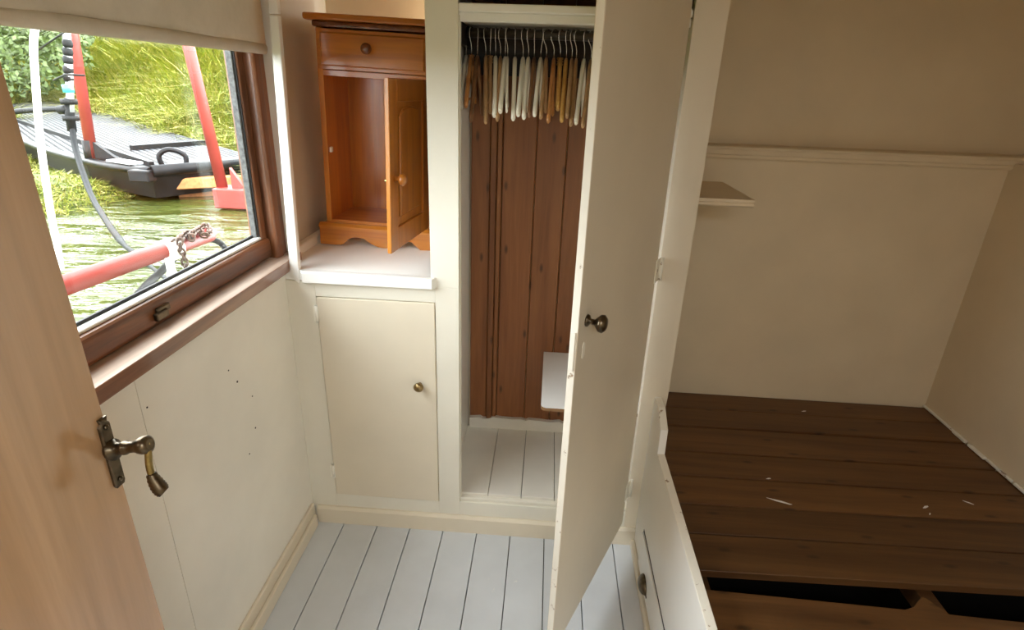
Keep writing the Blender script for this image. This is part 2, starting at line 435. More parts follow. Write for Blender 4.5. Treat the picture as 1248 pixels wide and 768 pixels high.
# window ------------------------------------------------------------
wj = NB()
bx(wj, -0.91, -0.832, 1.668, 1.712, 1.0, Z1, 0.010, 3)
bx(wj, -0.91, -0.832, Y0, Y0+0.045, 1.0, Z1, 0.010, 3)
bx(wj, -0.91, -0.832, Y0+0.045, 1.668, Z1-0.04, Z1, 0.006, 2)
win = struct('window_1', wj, W_SASHV, 'cabin window with brown wooden frame looking onto the water', 'window')
wt = NB(); bx(wt, -0.86, -0.838, 1.7125, 1.742, 1.0, Z1, 0.004); mesh_obj('outer_trim', wt, W_SASHV, win)
ws = NB()
bx(ws, -0.90, -0.862, 1.634, 1.668, 1.028, Z1-0.04, 0.005, 2); bx(ws, -0.90, -0.862, Y0+0.045, Y0+0.08, 1.028, Z1-0.04, 0.005, 2)
mesh_obj('sash_stile', ws, W_SASHV, win)
ws = NB(); bx(ws, -0.90, -0.850, Y0+0.045, 1.668, 1.022, 1.086, 0.012, 3); mesh_obj('sash_rail', ws, W_SASH, win)
bd = NB(); bx(bd, -0.884, -0.863, Y0+0.08, 1.634, 1.086, 1.094, 0.002)
mesh_obj('glazing_bead', bd, M_BEAD, win)
bd = NB(); bx(bd, -0.889, -0.884, Y0+0.08, 1.634, 1.086, 1.1005); bx(bd, -0.871, -0.867, 1.630, 1.634, 1.094, Z1-0.04)
mesh_obj('gasket', bd, M_RUBBER, win)
pn = NB(); bx(pn, -0.894, -0.890, Y0+0.075, 1.640, 1.06, Z1-0.03)
mesh_obj('pane', pn, M_GLASS, win)
al = NB(); bx(al, -0.889, -0.872, 1.624, 1.6345, 1.094, Z1-0.035, 0.001); mesh_obj('metal_strip', al, M_ALU, win)
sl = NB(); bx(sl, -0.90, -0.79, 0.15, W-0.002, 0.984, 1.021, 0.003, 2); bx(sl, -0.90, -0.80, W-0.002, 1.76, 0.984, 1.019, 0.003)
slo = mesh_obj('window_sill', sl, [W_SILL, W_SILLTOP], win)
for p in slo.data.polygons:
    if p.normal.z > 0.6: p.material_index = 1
ct = NB(); bx(ct, -0.849, -0.838, 1.095, 1.135, 1.040, 1.058, 0.002); bx(ct, -0.850, -0.843, 1.105, 1.15, 1.050, 1.066, 0.002)
mesh_obj('window_catch', ct, M_DBRASS, win)

# unseen rear window added behind the camera to let in fill light
w2 = NB()
for a in ((-1.28, -1.22, 1.03, 1.76), (-0.39, -0.33, 1.03, 1.76)): bx(w2, -0.91, -0.84, *a)
bx(w2, -0.91, -0.84, -1.22, -0.39, 1.03, 1.08); bx(w2, -0.91, -0.84, -1.22, -0.39, 1.71, 1.76)
win2 = struct('fill_window_2', w2, W_SASHV)
pn = NB(); bx(pn, -0.89, -0.886, -1.22, -0.39, 1.08, 1.71); mesh_obj('pane', pn, M_GLASS, win2)

# alcove stile (leaning white board) and painted batten
st = NB()
c8 = [(-0.792, W-0.002, 0.965), (-0.763, W-0.002, 0.945), (-0.738, W-0.002, 1.70), (-0.763, W-0.002, 1.70)]
A = [st.verts.new(p) for p in c8]; B = [st.verts.new((p[0], p[1]+0.020, p[2])) for p in c8]
A2 = [st.verts.new((-0.763, W-0.002, 1.703)), st.verts.new((-0.738, W-0.002, 1.703)), st.verts.new((-0.728, W-0.002, CEIL)), st.verts.new((-0.752, W-0.002, CEIL))]
B2 = [st.verts.new((v.co.x, v.co.y+0.02, v.co.z)) for v in A2]
for P, Q in ((A, B), (A2, B2)):
    st.faces.new(P); st.faces.new(Q[::-1])
    for i in range(4): st.faces.new((P[i], P[(i+1) % 4], Q[(i+1) % 4], Q[i]))
bmesh.ops.bevel(st, geom=list(st.edges), offset=0.002, segments=1, affect='EDGES')
tag(struct('trim_2', st, P_WHITE), 'upright white edge board between the window and the alcove', 'trim')
rt = NB(); bx(rt, XU, -0.806, 1.745, 1.762, 1.021, CEIL)
struct('trim_4', rt, P_WALL, 'cream return board beside the window jamb', 'trim')
bt = NB(); bx(bt, XU, XU+0.028, 1.765, 2.30, 0.99, 1.022, 0.003)
tag(struct('trim_3', bt, P_WALL), 'short painted batten along the alcove side wall', 'trim')

# ------------------------------------------------------------------ base cupboard and ledge
cup = thing('base_cupboard', 'cream built-in cupboard with flush door below the alcove ledge', 'cupboard', (-0.57, W+0.2, 0))
ff = NB()
def chip_frame(bm, x0, x1, z0, z1): bx(bm, x0, x1, W, W+0.022, z0, z1, 0.0012)
chip_frame(ff, XL, -0.7165, 0.0, 0.955); chip_frame(ff, -0.7165, -0.332, 0.906, 0.955); chip_frame(ff, -0.7165, -0.332, 0.0, 0.126)
mesh_obj('face_frame', ff, P_FRAME, cup)
ins = NB(); bx(ins, -0.75, -0.345, W+0.03, W+0.032, 0.1, 0.95); mesh_obj('dark_interior', ins, M_GAP, cup)
dr = NB(); bx(dr, -0.7145, -0.3345, W-0.004, W+0.016, 0.128, 0.904, 0.002)
cd = mesh_obj('cupboard_door', dr, P_DOOR, cup)
kb = NB(); lathe(kb, [(0.008, 0), (0.007, 0.010), (0.013, 0.014), (0.0165, 0.020), (0.0165, 0.025), (0.012, 0.031), (0.004, 0.034)], (-0.389, W-0.004, 0.612), (0, -1, 0))
tag(mesh_obj('knob', kb, M_BRASS, cd), 'small round brass knob')
for z in (0.82, 0.205):
    h = NB(); lathe(h, [(0.0055, 0), (0.0055, 0.055)], (-0.7165, W-0.005, z), (0, 0, 1), 10); bx(h, -0.728, -0.7165, W-0.004, W, z, z+0.055)
    mesh_obj('hinge', h, P_CHIP, cd)

led = thing('ledge', 'white painted alcove ledge with mitred front nosing above the cupboard', 'shelf', (-0.55, W+0.3, 0.955))
l1 = NB(); bx(l1, -0.845, -0.33, W+0.002, 2.30, 0.957, 0.990, 0.001)
bx(l1, -0.755, -0.345, W-0.001, W+0.006, 0.957, 0.990)
mesh_obj('ledge_board', l1, P_WHITE, led)
l2 = NB(); prism(l2, [(-0.757, W), (-0.745, W-0.022), (-0.338, W-0.022), (-0.326, W)], 2, 0.956, 0.9905, 0.002)
mesh_obj('ledge_nosing', l2, P_WHITE, led)

# ------------------------------------------------------------------ wardrobe
wd = thing('wardrobe', 'tall built-in cream wardrobe standing open full of coat hangers', 'wardrobe', (0.04, W+0.25, 0))
XP0, XP1, XO1, XP2 = -0.345, -0.257, 0.345, 0.425
f = NB(); bx(f, -0.332, XP1, W-0.001, W+0.022, 0.072, 0.957, 0.001); bx(f, XP0, XP1, W-0.001, W+0.022, 0.957, CEIL, 0.001)
bx(f, XP1, XP1+0.004, W+0.008, W+0.03, 0.13, 1.715, 0.002)
mesh_obj('frame_stile', f, P_FRAME, wd)
f = NB()
vs = [(XO1, W-0.001, 0.02), (0.394, W-0.001, 0.02), (0.43, W-0.001, 0.62), (0.432, W-0.001, CEIL), (XO1+0.003, W-0.001, CEIL)]
A = [f.verts.new(p) for p in vs]; B = [f.verts.new((p[0], p[1]+0.026, p[2])) for p in vs]
f.faces.new(A); f.faces.new(B[::-1])
for i in range(5): f.faces.new((A[i], A[(i+1) % 5], B[(i+1) % 5], B[i]))
tag(mesh_obj('frame_stile', f, P_DOOR, wd), 'wide cream stile the door hangs from')
f = NB(); bx(f, XP1, XO1, W-0.001, W+0.022, 0.072, 0.132, 0.001); bx(f, XP1, XO1, W+0.006, W+0.024, 0.132, 0.146, 0.002)
mesh_obj('bottom_rail', f, P_FRAME, wd)
f = NB(); bx(f, XP1, XO1, W+0.004, W+0.026, 1.722, 1.742, 0.003); bx(f, XP1, XO1, W+0.012, W+0.034, 1.700, 1.722, 0.003); mesh_obj('top_rail', f, P_WHITE, wd)
f = NB(); bx(f, -0.291, 0.371, W+0.034, 2.0, 1.712, 1.730); mesh_obj('hat_shelf', f, P_FRAME, wd)
f = NB(); bx(f, -0.291, 0.371, 1.985, 2.005, 1.575, 1.712); bx(f, -0.291, -0.27, 1.70, 1.985, 1.655, 1.712); mesh_obj('shelf_shadow_batten', f, W_DARK, wd)  # near-black boards; the shadow under the hat shelf is put into colour
f = NB()
for a, b in ((-0.30, -0.157), (-0.155, -0.035), (-0.033, 0.087), (0.089, 0.20), (0.202, 0.36)): bx(f, a, b, W+0.024, 2.118, 0.135, 0.155, 0.0015)
wfl = mesh_obj('wardrobe_floor', f, P_WFLOOR, wd)
f = NB(); bx(f, -0.30, 0.38, W+0.024, 2.15, 0.10, 0.134); mesh_obj('floor_gap', f, M_GAP, wfl)
f = NB()
xb = [-0.285, -0.213, -0.189, -0.170, -0.048, 0.062, 0.172, 0.282, 0.37]
for k, (a, b) in enumerate(zip(xb, xb[1:])):
    d = 0.016 if k == 1 else (0.010 if k == 2 else 0)
    bx(f, a+0.001, b-0.001, 2.118-d, 2.14, 0.15, CEIL, 0.003)
mesh_obj('back_panel', f, W_PANEL, wd)
f = NB(); rr = random.Random(3); x = -0.283; top = []
while x < 0.37:
    top.append((x, 0.205+rr.uniform(-0.006, 0.006))); x += rr.uniform(0.012, 0.03)
top.append((0.37, 0.205))
prism(f, [(-0.283, 0.155)]+top+[(0.37, 0.155)], 1, 2.098, 2.1175); mesh_obj('paint_band', f, P_WFLOOR, wd)
f = NB(); bx(f, -0.322, -0.292, W+0.022, 2.14, 0.12, CEIL, 0.001); tag(mesh_obj('side_panel', f, P_WHITE, wd), 'white painted left side inside')
f = NB(); bx(f, 0.372, 0.40, W+0.028, 2.14, 0.0, CEIL); mesh_obj('side_panel', f, P_DOOR, wd)
f = NB(); tube(f, [(-0.292, 1.89, 1.69), (0.372, 1.89, 1.69)], 0.0135, 14); mesh_obj('hanging_rail', f, M_RODS, wd)
for x in (-0.2905, 0.3705):
    f = NB(); lathe(f, [(0.026, -0.0015), (0.026, 0.006), (0.018, 0.010)] if x < 0 else [(0.018, -0.010), (0.026, -0.006), (0.026, 0.0015)], (x, 1.89, 1.69), (1, 0, 0)); mesh_obj('rail_socket', f, P_WALLD, wd)
f = NB(); bx(f, -0.72, XO1, W, W+0.022, 1.768, CEIL); mesh_obj('shade_header_board', f, P_FRAME, wd)  # unseen board added to keep light out of the alcove top
# side shelf with rounded front corner
f = NB()
pts = [(0.372, 2.117), (0.022, 2.117), (0.019, 1.695)]+[(0.019+0.018*(1-math.cos(t)), 1.695-0.018*math.sin(t)) for t in (0.5, 1.0, PI/2)]+[(0.372, 1.677)]
prism(f, pts, 2, 0.518, 0.530)
for fc in f.faces: fc.material_index = 1
for fc in f.faces:
    if fc.normal.z > 0.9 or fc.normal.z < -0.9: fc.material_index = 0
shf = mesh_obj('side_shelf', f, [M_MIRRORW, W_EDGE], wd)

# open door of the wardrobe: built closed along -x from the hinge, then turned
ANG = math.radians(64.6)
dor = bpy.data.objects.new('wardrobe_door', None); COL.objects.link(dor); dor.parent = wd
dor.location = Vector((0.3455, W-0.002, 0.0))-wd.location; dor.rotation_euler = (0, 0, ANG)
dor['label'] = 'tall cream wardrobe door hanging open'
LD = 0.618
b_ = NB(); bx(b_, -LD, -0.029, 0.0, 0.018, 0.112, 1.90, 0.0015)
leaf = mesh_obj('door_leaf', b_, [P_DOOR, P_CHIP], dor, local=True)
for p in leaf.data.polygons:
    if p.normal.x < -0.9: p.material_index = 1
kb = NB(); lathe(kb, [(0.014, 0), (0.013, 0.004), (0.006, 0.008), (0.006, 0.018), (0.012, 0.023), (0.019, 0.030), (0.020, 0.037), (0.014, 0.043), (0.004, 0.045)], (-LD+0.045, 0, 1.088), (0, -1, 0))
tag(mesh_obj('knob', kb, M_DBRASS, dor, local=True), 'round dark bronze knob')
kp = NB()
prism(kp, [(-LD+0.030, 1.005), (-LD+0.037, 1.0), (-LD+0.045, 1.006), (-LD+0.046, 1.02), (-LD+0.044, 1.036), (-LD+0.036, 1.04), (-LD+0.031, 1.03)], 1, -0.0012, 0.0)
tag(mesh_obj('filler_patch', kp, P_CHIP, dor, local=True), 'rough filled lock mark')
lk = NB(); bx(lk, -LD-0.004, -LD, 0.004, 0.016, 0.985, 1.075, 0.001); mesh_obj('latch_plate', lk, P_CHIP, dor, local=True)
for z in (1.02, 0.215):
    h = NB(); lathe(h, [(0.0055, 0), (0.0055, 0.07)], (-0.002, -0.006, z), (0, 0, 1), 10); bx(h, -0.042, -0.002, -0.002, 0, z, z+0.07)
    mesh_obj('hinge', h, P_CHIP, dor, local=True)

# ------------------------------------------------------------------ pine bedside cabinet in the alcove
PX, PY, PZ = -0.597, 1.955, 0.9905
pc = thing('pine_cabinet', 'small orange pine cabinet with one drawer and open door in the alcove', 'cabinet', (PX, PY, PZ), (0, 0.030, 0))
HW, DP = 0.186, 0.24
def pl(name, bm, mt, par=None): return mesh_obj(name, bm, mt, par or pc, local=True)
b_ = NB(); bx(b_, -HW-0.030, HW+0.030, -0.028, DP+0.01, 0.722, 0.742, 0.006, 2); pl('cabinet_top', b_, W_PINEX)
b_ = NB(); bx(b_, -HW-0.008, HW+0.008, -0.012, DP, 0.704, 0.722, 0.006, 2); pl('top_moulding', b_, W_PINED)
b_ = NB(); bx(b_, -HW, -HW+0.018, 0.0, DP, 0.078, 0.704, 0.001); pl('side_panel', b_, W_PINE)
b_ = NB(); bx(b_, HW-0.018, HW, 0.0, DP, 0.078, 0.704, 0.001); pl('side_panel', b_, W_PINE)
b_ = NB(); bx(b_, -HW+0.018, HW-0.018, DP-0.01, DP, 0.078, 0.704); pl('back_panel', b_, W_PINE)
b_ = NB(); bx(b_, -HW+0.018, HW-0.018, 0.0, DP-0.01, 0.072, 0.088); pl('inner_floor', b_, W_PINEX)
b_ = NB(); bx(b_, -HW+0.018, HW-0.018, 0.0, DP-0.01, 0.562, 0.580, 0.001); pl('drawer_divider', b_, W_PINEX)
b_ = NB(); bx(b_, -HW+0.006, HW-0.006, -0.010, 0.006, 0.582, 0.700, 0.001)
dw = pl('drawer', b_, W_PINEX)
b_ = NB()
z0, z1, x1 = 0.592, 0.690, HW-0.018
prism(b_, [(-x1, z0), (x1, z0), (x1, z1), (-x1, z1)], 1, -0.019, -0.010, 0.004); 
pl('drawer_front', b_, W_PINEX, dw)
kb = NB(); lathe(kb, [(0.009, 0), (0.008, 0.008), (0.012, 0.012), (0.0165, 0.018), (0.0165, 0.025), (0.012, 0.031), (0.003, 0.033)], (-0.012, -0.019, 0.648), (0, -1, 0)); tag(pl('knob', kb, W_PINED, dw), 'dark turned wooden knob')
b_ = NB()
xw = HW+0.022
arc = [(xw, 0.0), (xw, 0.062), (-xw, 0.062), (-xw, 0.0)]
prof = [(-0.150, 0.0), (-0.130, 0.002), (-0.118, 0.010), (-0.108, 0.022), (-0.090, 0.031), (-0.070, 0.033), (-0.050, 0.030), (-0.025, 0.014), (0.0, 0.003), (0.025, 0.001)]
prof = prof+[(0.05, 0.003), (0.07, 0.014), (0.09, 0.028), (0.108, 0.033), (0.125, 0.030), (0.140, 0.016), (0.155, 0.004), (0.17, 0.0)]
prism(b_, arc+prof, 1, -0.018, 0.0)
pl('plinth_front', b_, W_PINEX)
b_ = NB(); prism(b_, [(-0.020, 0.062), (-0.020, 0.068), (-0.010, 0.076), (0, 0.078), (0, 0.062)], 0, -xw-0.002, xw+0.002); pl('plinth_moulding', b_, W_PINEX)
for s in (-1, 1):
    b_ = NB(); bx(b_, s*xw, s*(xw-0.016), 0.0, DP, 0.0, 0.07, 0.001); pl('plinth_side', b_, W_PINE)
b_ = NB(); bx(b_, -HW+0.018, -HW+0.026, 0.012, 0.030, 0.318, 0.336, 0.002); pl('magnet_catch', b_, M_WHITEP)
pd = bpy.data.objects.new('cabinet_door', None); COL.objects.link(pd); pd.parent = pc
pd.location = (HW-0.004, -0.002, 0.0); pd.rotation_euler = (0, 0, math.radians(83.5))
LW = 0.352
b_ = NB()
z0, z1 = 0.084, 0.570
bx(b_, -LW, -LW+0.062, 0, 0.013, z0, z1, 0.0015); bx(b_, -0.062, -0.002, 0, 0.013, z0, z1, 0.0015)
bx(b_, -LW+0.062, -0.062, 0, 0.013, z0, z0+0.068, 0.0015); bx(b_, -LW+0.062, -0.062, 0, 0.013, z1-0.062, z1, 0.0015)
pl('door_frame', b_, W_PINE, pd)
b_ = NB(); bx(b_, -LW+0.058, -0.058, 0.007, 0.011, z0+0.06, z1-0.055)
prism(b_, [(-LW+0.085, z0+0.095), (-0.085, z0+0.095), (-0.085, z1-0.10), (-0.11, z1-0.082), (-LW/2, z1-0.075), (-LW+0.11, z1-0.082), (-LW+0.085, z1-0.10)], 1, 0.001, 0.009, 0.005)
tag(pl('raised_panel', b_, W_PINE, pd), 'raised fielded centre panel')
kb = NB(); lathe(kb, [(0.010, 0), (0.008, 0.006), (0.008, 0.012), (0.016, 0.018), (0.018, 0.026), (0.013, 0.034), (0.003, 0.036)], (-LW+0.035, 0, 0.300), (0, -1, 0)); tag(pl('knob', kb, W_PINE, pd), 'light turned wooden knob')
b_ = NB(); lathe(b_, [(0.004, 0), (0.004, 0.012)], (-LW+0.02, 0.013, 0.295), (0, 1, 0), 8); pl('catch_pin', b_, M_GOLDB, pd)

# ------------------------------------------------------------------ coat hangers
def hanger_body(hl, drop, th, clasp):
    bm = NB()
    ctr = [(-hl, -0.078-drop), (-hl*0.78, -0.078-drop*0.74), (-hl*0.5, -0.078-drop*0.40), (-hl*0.22, -0.078-drop*0.10), (0, -0.076),
           (hl*0.22, -0.078-drop*0.10), (hl*0.5, -0.078-drop*0.40), (hl*0.78, -0.078-drop*0.74), (hl, -0.078-drop)]
    c = curve([(0, y, z) for y, z in ctr], 4); n = len(c)
    rings = []
    for i, p in enumerate(c):
        t = (c[min(i+1, n-1)]-c[max(i-1, 0)]).normalized(); u = Vector((0, -t.z, t.y))
        k = abs(2*i/(n-1)-1)
        hh = (0.0155-0.004*k)*(0.45 if i in (0, n-1) else 1); tt = th*(0.6 if i in (0, n-1) else 1)
        q = [(1, 0.55), (0.55, 1), (-0.55, 1), (-1, 0.55), (-1, -0.55), (-0.55, -1), (0.55, -1), (1, -0.55)]
        rings.append([bm.verts.new(p+Vector((a*tt, 0, 0))+u*b*hh) for a, b in q])
    for A, B in zip(rings, rings[1:]):
        for k in range(8):
            fc = bm.faces.new((A[k], A[(k+1) % 8], B[(k+1) % 8], B[k])); fc.smooth = True
    bm.faces.new(rings[0][::-1]); bm.faces.new(rings[-1])
    return bm
def hook_bm():
    bm = NB()
    R_ = 0.0165
    pts = [(0, R_*math.cos(a), R_*math.sin(a)) for a in [math.radians(d) for d in range(-40, 181, 20)]]
    pts = pts+[(0, -R_*0.9, -0.012), (0, -R_*0.3, -0.027), (0, 0, -0.040), (0, 0, -0.074)]
    tube(bm, pts, 0.0016, 8)
    return bm
ROD = (1.89, 1.69)
# neck px, end px, end py, colour, extra
HG = [(568.3, 561.5, 135, 'grey', ''), (574.6, 567.5, 133, 'orange', 'bar'), (582, 573.5, 151, 'brown', ''), (592, 592, 153, 'tan', ''), (597.4, 597.4, 141, 'tan', 'bar'),
      (604, 602.5, 145, 'white', ''), (610, 606, 150, 'tan', ''), (615.7, 609.5, 140, 'white', ''), (618.6, 617.5, 139, 'white', 'thin'), (627.5, 625.4, 149, 'white', ''),
      (637.5, 631.4, 144, 'white', ''), (644, 638.3, 147.5, 'white', ''), (651, 644.8, 145, 'brown', ''), (659, 651.3, 144, 'white', ''), (665.8, 659, 147, 'tan', ''),
      (675, 668, 152, 'orange', ''), (682.7, 680, 137, 'gold', 'bar'), (690, 684.5, 151, 'gold', ''), (697, 691, 146, 'tan', ''), (702.3, 695.5, 156, 'tan', ''),
      (712, 701.8, 154, 'white', ''), (720.5, 710, 158, 'tan', '')]
HM = {'grey': M_HGREY, 'orange': W_HORANGE, 'brown': W_HBROWN, 'tan': W_HTAN, 'white': M_HWHITE, 'gold': W_HGOLD}
HN = ['greyish white wooden hanger at the far left end of the rail', 'orange wooden hanger, second from the left end of the rail',
      'dark brown wooden hanger leaning at the left, third on the rail', 'tan wooden hanger just right of the leaning dark brown one',
      'tan hanger with trouser bar left of the first bright white hanger', 'leftmost of the bright white hangers on the rail',
      'tan hanger between the first and second bright white hangers', 'second bright white hanger from the left on the rail',
      'slim white hanger close behind the second bright white one', 'white hanger standing alone before the pair in mid rail',
      'left hanger of the close white pair in mid rail', 'right hanger of the close white pair in mid rail',
      'brown hanger between the white pair and the next white hanger', 'white hanger with brown on its left and tan on its right',
      'tan hanger right of the single white one in mid rail', 'orange hanger just left of the short golden one',
      'short golden hanger with ringed neck and trouser bar', 'golden hanger just right of the short golden one',
      'thin tan hanger, right of both golden hangers', 'tan hanger immediately left of the last white hanger', 'rightmost white hanger on the rail, beside the open door',
      'last tan hanger, half hidden behind the open wardrobe door']
def ray(px, py):
    return (r2*((px-624)/F_PX)+d2*((py-384)/F_PX)+fwd)
def at_y(px, py, y):
    d = ray(px, py); t = y/d.y; return Vector((0, 0, CAM_H))+d*t
for k, (nx, ex, ey, colr, ext) in enumerate(HG):
    hl = 0.205 if ext != 'bar' or k == 1 else 0.17
    p = at_y(nx, 71, ROD[0]); e = at_y(ex, ey-3, ROD[0]-hl)
    drop = ROD[1]-0.078-e.z
    yaw = math.atan2(-(p.x-e.x), hl)
    h = thing('coat_hanger', HN[k], 'coat hanger', (p.x, ROD[0], ROD[1]), (0, 0, -yaw if False else math.atan2((e.x-p.x), hl)), 'wooden hangers on the wardrobe rail')
    th = 0.0036 if ext == 'thin' else 0.0062 if colr in ('white', 'gold') else 0.0055
    mesh_obj('hanger_arms', hanger_body(hl, drop, th, ext), HM[colr], h, local=True)
    hk = mesh_obj('hook', hook_bm(), M_STEEL, h, local=True)
    hk.rotation_euler = (0, 0, random.uniform(-0.5, 0.5) if k < 14 else random.uniform(-0.9, -0.3))
    if ext == 'bar':
        bm = NB(); zb = -0.078-drop*0.86
        tube(bm, [(0, -hl*0.86, zb), (0, hl*0.86, zb)], 0.004, 8); mesh_obj('trouser_bar', bm, HM[colr], h, local=True)
        bm = NB()
        for q in range(3): lathe(bm, [(0.0085, 0), (0.0095, 0.003), (0.0085, 0.006)], (0, 0, -0.066-0.008*q), (0, 0, 1), 12)
        mesh_obj('ringed_neck', bm, HM[colr], h, local=True)

# ------------------------------------------------------------------ bunk
bk = thing('bunk', 'built-in bunk bed base of dark planks with a white side board', 'bed', (0.9, 1.4, 0))
sb = NB()
prism(sb, [(YF+0.5, 0.0), (W-0.003, 0.0), (W-0.003, 0.62), (1.575, 0.62), (1.503, 0.585), (1.497, 0.50), (YF+0.5, 0.50)], 0, 0.387, 0.410, 0.0015)
sbo = mesh_obj('side_board', sb, [P_WHITE, P_CHIP], bk)
for p in sbo.data.polygons:
    if p.normal.z > 0.5: p.material_index = 1
bt2 = NB(); bx(bt2, 0.373, 0.387, YF+0.5, W-0.02, 0.0, 0.035, 0.003); mesh_obj('base_trim', bt2, P_DOOR, bk)
dwf = NB(); bx(dwf, 0.381, 0.3875, 0.70, 1.513, 0.045, 0.175, 0.0015)
dwo = mesh_obj('drawer', dwf, P_WHITE, bk)
gp = NB(); bx(gp, 0.3862, 0.3873, 0.69, 1.517, 0.040, 0.182); mesh_obj('drawer_gap', gp, M_GAP, dwo)
cp = NB()   # cup pull
n1, n2 = 10, 6; rows = []
cy, cz, ry, rz, dx = 1.385, 0.082, 0.040, 0.034, 0.020
for i in range(n1+1):
    a = PI*i/n1; row = []
    for j in range(n2+1):
        t = PI/2*j/n2
        row.append(cp.verts.new((0.381-dx*math.sin(t)*(0.35+0.65*math.sin(a)), cy+ry*math.cos(a)*(1-0.12*math.sin(t)), cz-0.012+rz*math.sin(a)*math.cos(t)*1.0)))
    rows.append(row)
for A, B in zip(rows, rows[1:]):
    for j in range(n2):
        fc = cp.faces.new((A[j], A[j+1], B[j+1], B[j])); fc.smooth = True
bx(cp, 0.379, 0.381, cy-ry-0.006, cy+ry+0.006, cz-0.014, cz-0.010)
tag(thicken(mesh_obj('cup_pull', cp, M_DBRASS, dwo), 0.0015), 'bronze cup shaped pull')
ys = [(2.028, 2.026), (1.902, 1.908), (1.776, 1.782), (1.622, 1.632), (1.490, 1.504), (1.356, 1.377), (1.234, 1.253), (1.100, 1.123)]
for k in range(7):
    (a0, a1), (b0, b1) = ys[k+1], ys[k]
    q = NB()
    dz = (-0.004 if k == 3 else 0.0)+(0.006 if k == 6 else 0)+(0.003 if k % 2 else 0)
    P = [(0.412, a0+0.005), (1.521, a1+0.005), (1.521, b1-0.003), (0.412, b0-0.003)]
    prism(q, P, 2, BED_Z-0.022+dz, BED_Z+dz, 0.001)
    mesh_obj('plank', q, W_BED, bk)
q = NB(); bx(q, 0.411, 1.523, 0.2, 2.028, 0.16, 0.17); mesh_obj('underbed_void_sheet', q, M_VOID, bk)  # near-black sheet; the dark under the planks is put into its colour
q = NB()
for x in (0.44, 1.0, 1.49): bx(q, x-0.02, x+0.02, 0.3, 2.02, BED_Z-0.075, BED_Z-0.0275)
mesh_obj('bearer', q, W_BED, bk)
q = NB()
rr = random.Random(5); y = 0.95
while y < 2.02:
    l = rr.uniform(0.05, 0.16); bx(q, BUNK_X-0.010-rr.uniform(0, 0.006), BUNK_X-0.003, y, min(y+l, 2.025), BED_Z+0.0035, BED_Z+0.012, 0.001); y += l+rr.uniform(0.0, 0.02)
mesh_obj('edge_bead', q, P_CHIP, bk)
for (x, y, az, l, w_) in ((0.735, 1.395, -0.35, 0.035, 0.006), (0.74, 1.50, 0.2, 0.008, 0.004), (1.165, 1.415, 0.5, 0.012, 0.006), (1.31, 1.45, -0.6, 0.014, 0.004), (1.16, 1.385, 0.9, 0.006, 0.003), (1.02, 1.93, 0.3, 0.010, 0.004)):
    q = NB(); zc = BED_Z+0.0035
    prism(q, [(x+math.cos(az)*l*a_-math.sin(az)*w_*b_2, y+math.sin(az)*l*a_+math.cos(az)*w_*b_2) for a_, b_2 in ((-1, 0), (-0.3, -0.6), (0.8, -0.5), (1, 0.1), (0.2, 0.6))], 2, zc, zc+0.0012)
    tag(mesh_obj('paint_flake', q, P_WHITE, bk), 'flake of white paint on the planks')
# loose board lying askew at the front
lo = NB()
prism(lo, [(0.413, 0.88), (0.413, 1.060), (0.905, 1.046), (0.930, 1.056), (0.966, 1.088), (0.976, 1.086), (1.004, 1.042), (1.50, 1.025), (1.50, 0.84)], 2, BED_Z-0.027, BED_Z-0.006, 0.002)
lb = mesh_obj('loose_board', lo, W_BED, None, loc=(0.95, 0.95, BED_Z-0.027))
tag(lb, 'loose dark board with a pointed notch tab, lying askew in front of the gap', 'board')
lo = NB(); prism(lo, [(0.413, 0.62), (0.413, 0.872), (1.50, 0.832), (1.50, 0.60)], 2, BED_Z-0.027, BED_Z-0.006, 0.002)
mesh_obj('plank', lo, W_BED, bk)

sh = thing('corner_shelf', 'small cream corner shelf on the bunk wall behind the wardrobe', 'shelf', (0.51, 1.86, 1.24))
s1 = NB(); bx(s1, 0.401, 0.603, 1.70, BUNK_Y, 1.243, 1.262, 0.001); mesh_obj('shelf_board', s1, P_WALLD, sh)
s1 = NB(); prism(s1, [(1.70, 1.262), (1.688, 1.262), (1.688, 1.254), (1.693, 1.251), (1.690, 1.244), (1.694, 1.240), (1.70, 1.238)], 0, 0.401, 0.603); mesh_obj('shelf_edge', s1, P_WALLD, sh)

# ------------------------------------------------------------------ open cabin door on the left
dl = NB()
DT = -0.04
pts = [(0, -0.80, 0.008), (0, 0.672, 0.008), (0, 0.655, 1.95), (0, -0.80, 1.95)]
A = [dl.verts.new((-0.62, y, z)) for _, y, z in pts]; B = [dl.verts.new((-0.62+DT, y, z)) for _, y, z in pts]
dl.faces.new(A); dl.faces.new(B[::-1])
for i in range(4): dl.faces.new((A[i], A[(i+1) % 4], B[(i+1) % 4], B[i]))
bmesh.ops.bevel(dl, geom=list(dl.edges), offset=0.004, segments=3, affect='EDGES')
door = struct('door_1', dl, W_DOOR, 'glossy varnished brown cabin door standing open at the left', 'door')
DX, HY, HZ = -0.62, 0.652, 1.03
b_ = NB(); prism(b_, [(HY-0.010, HZ-0.052), (HY-0.007, HZ-0.058), (HY+0.007, HZ-0.058), (HY+0.010, HZ-0.052), (HY+0.010, HZ+0.048), (HY+0.006, HZ+0.053), (HY+0.008, HZ+0.060), (HY-0.008, HZ+0.060), (HY-0.006, HZ+0.053), (HY-0.010, HZ+0.048)], 0, DX, DX+0.006, 0.0015)
for dz in (-0.045, 0.045): lathe(b_, [(0.004, 0), (0.004, 0.002), (0.002, 0.0035)], (DX+0.006, HY, HZ+dz), (1, 0, 0), 10)
hp = mesh_obj('handle_plate', b_, M_DBRASS, door)
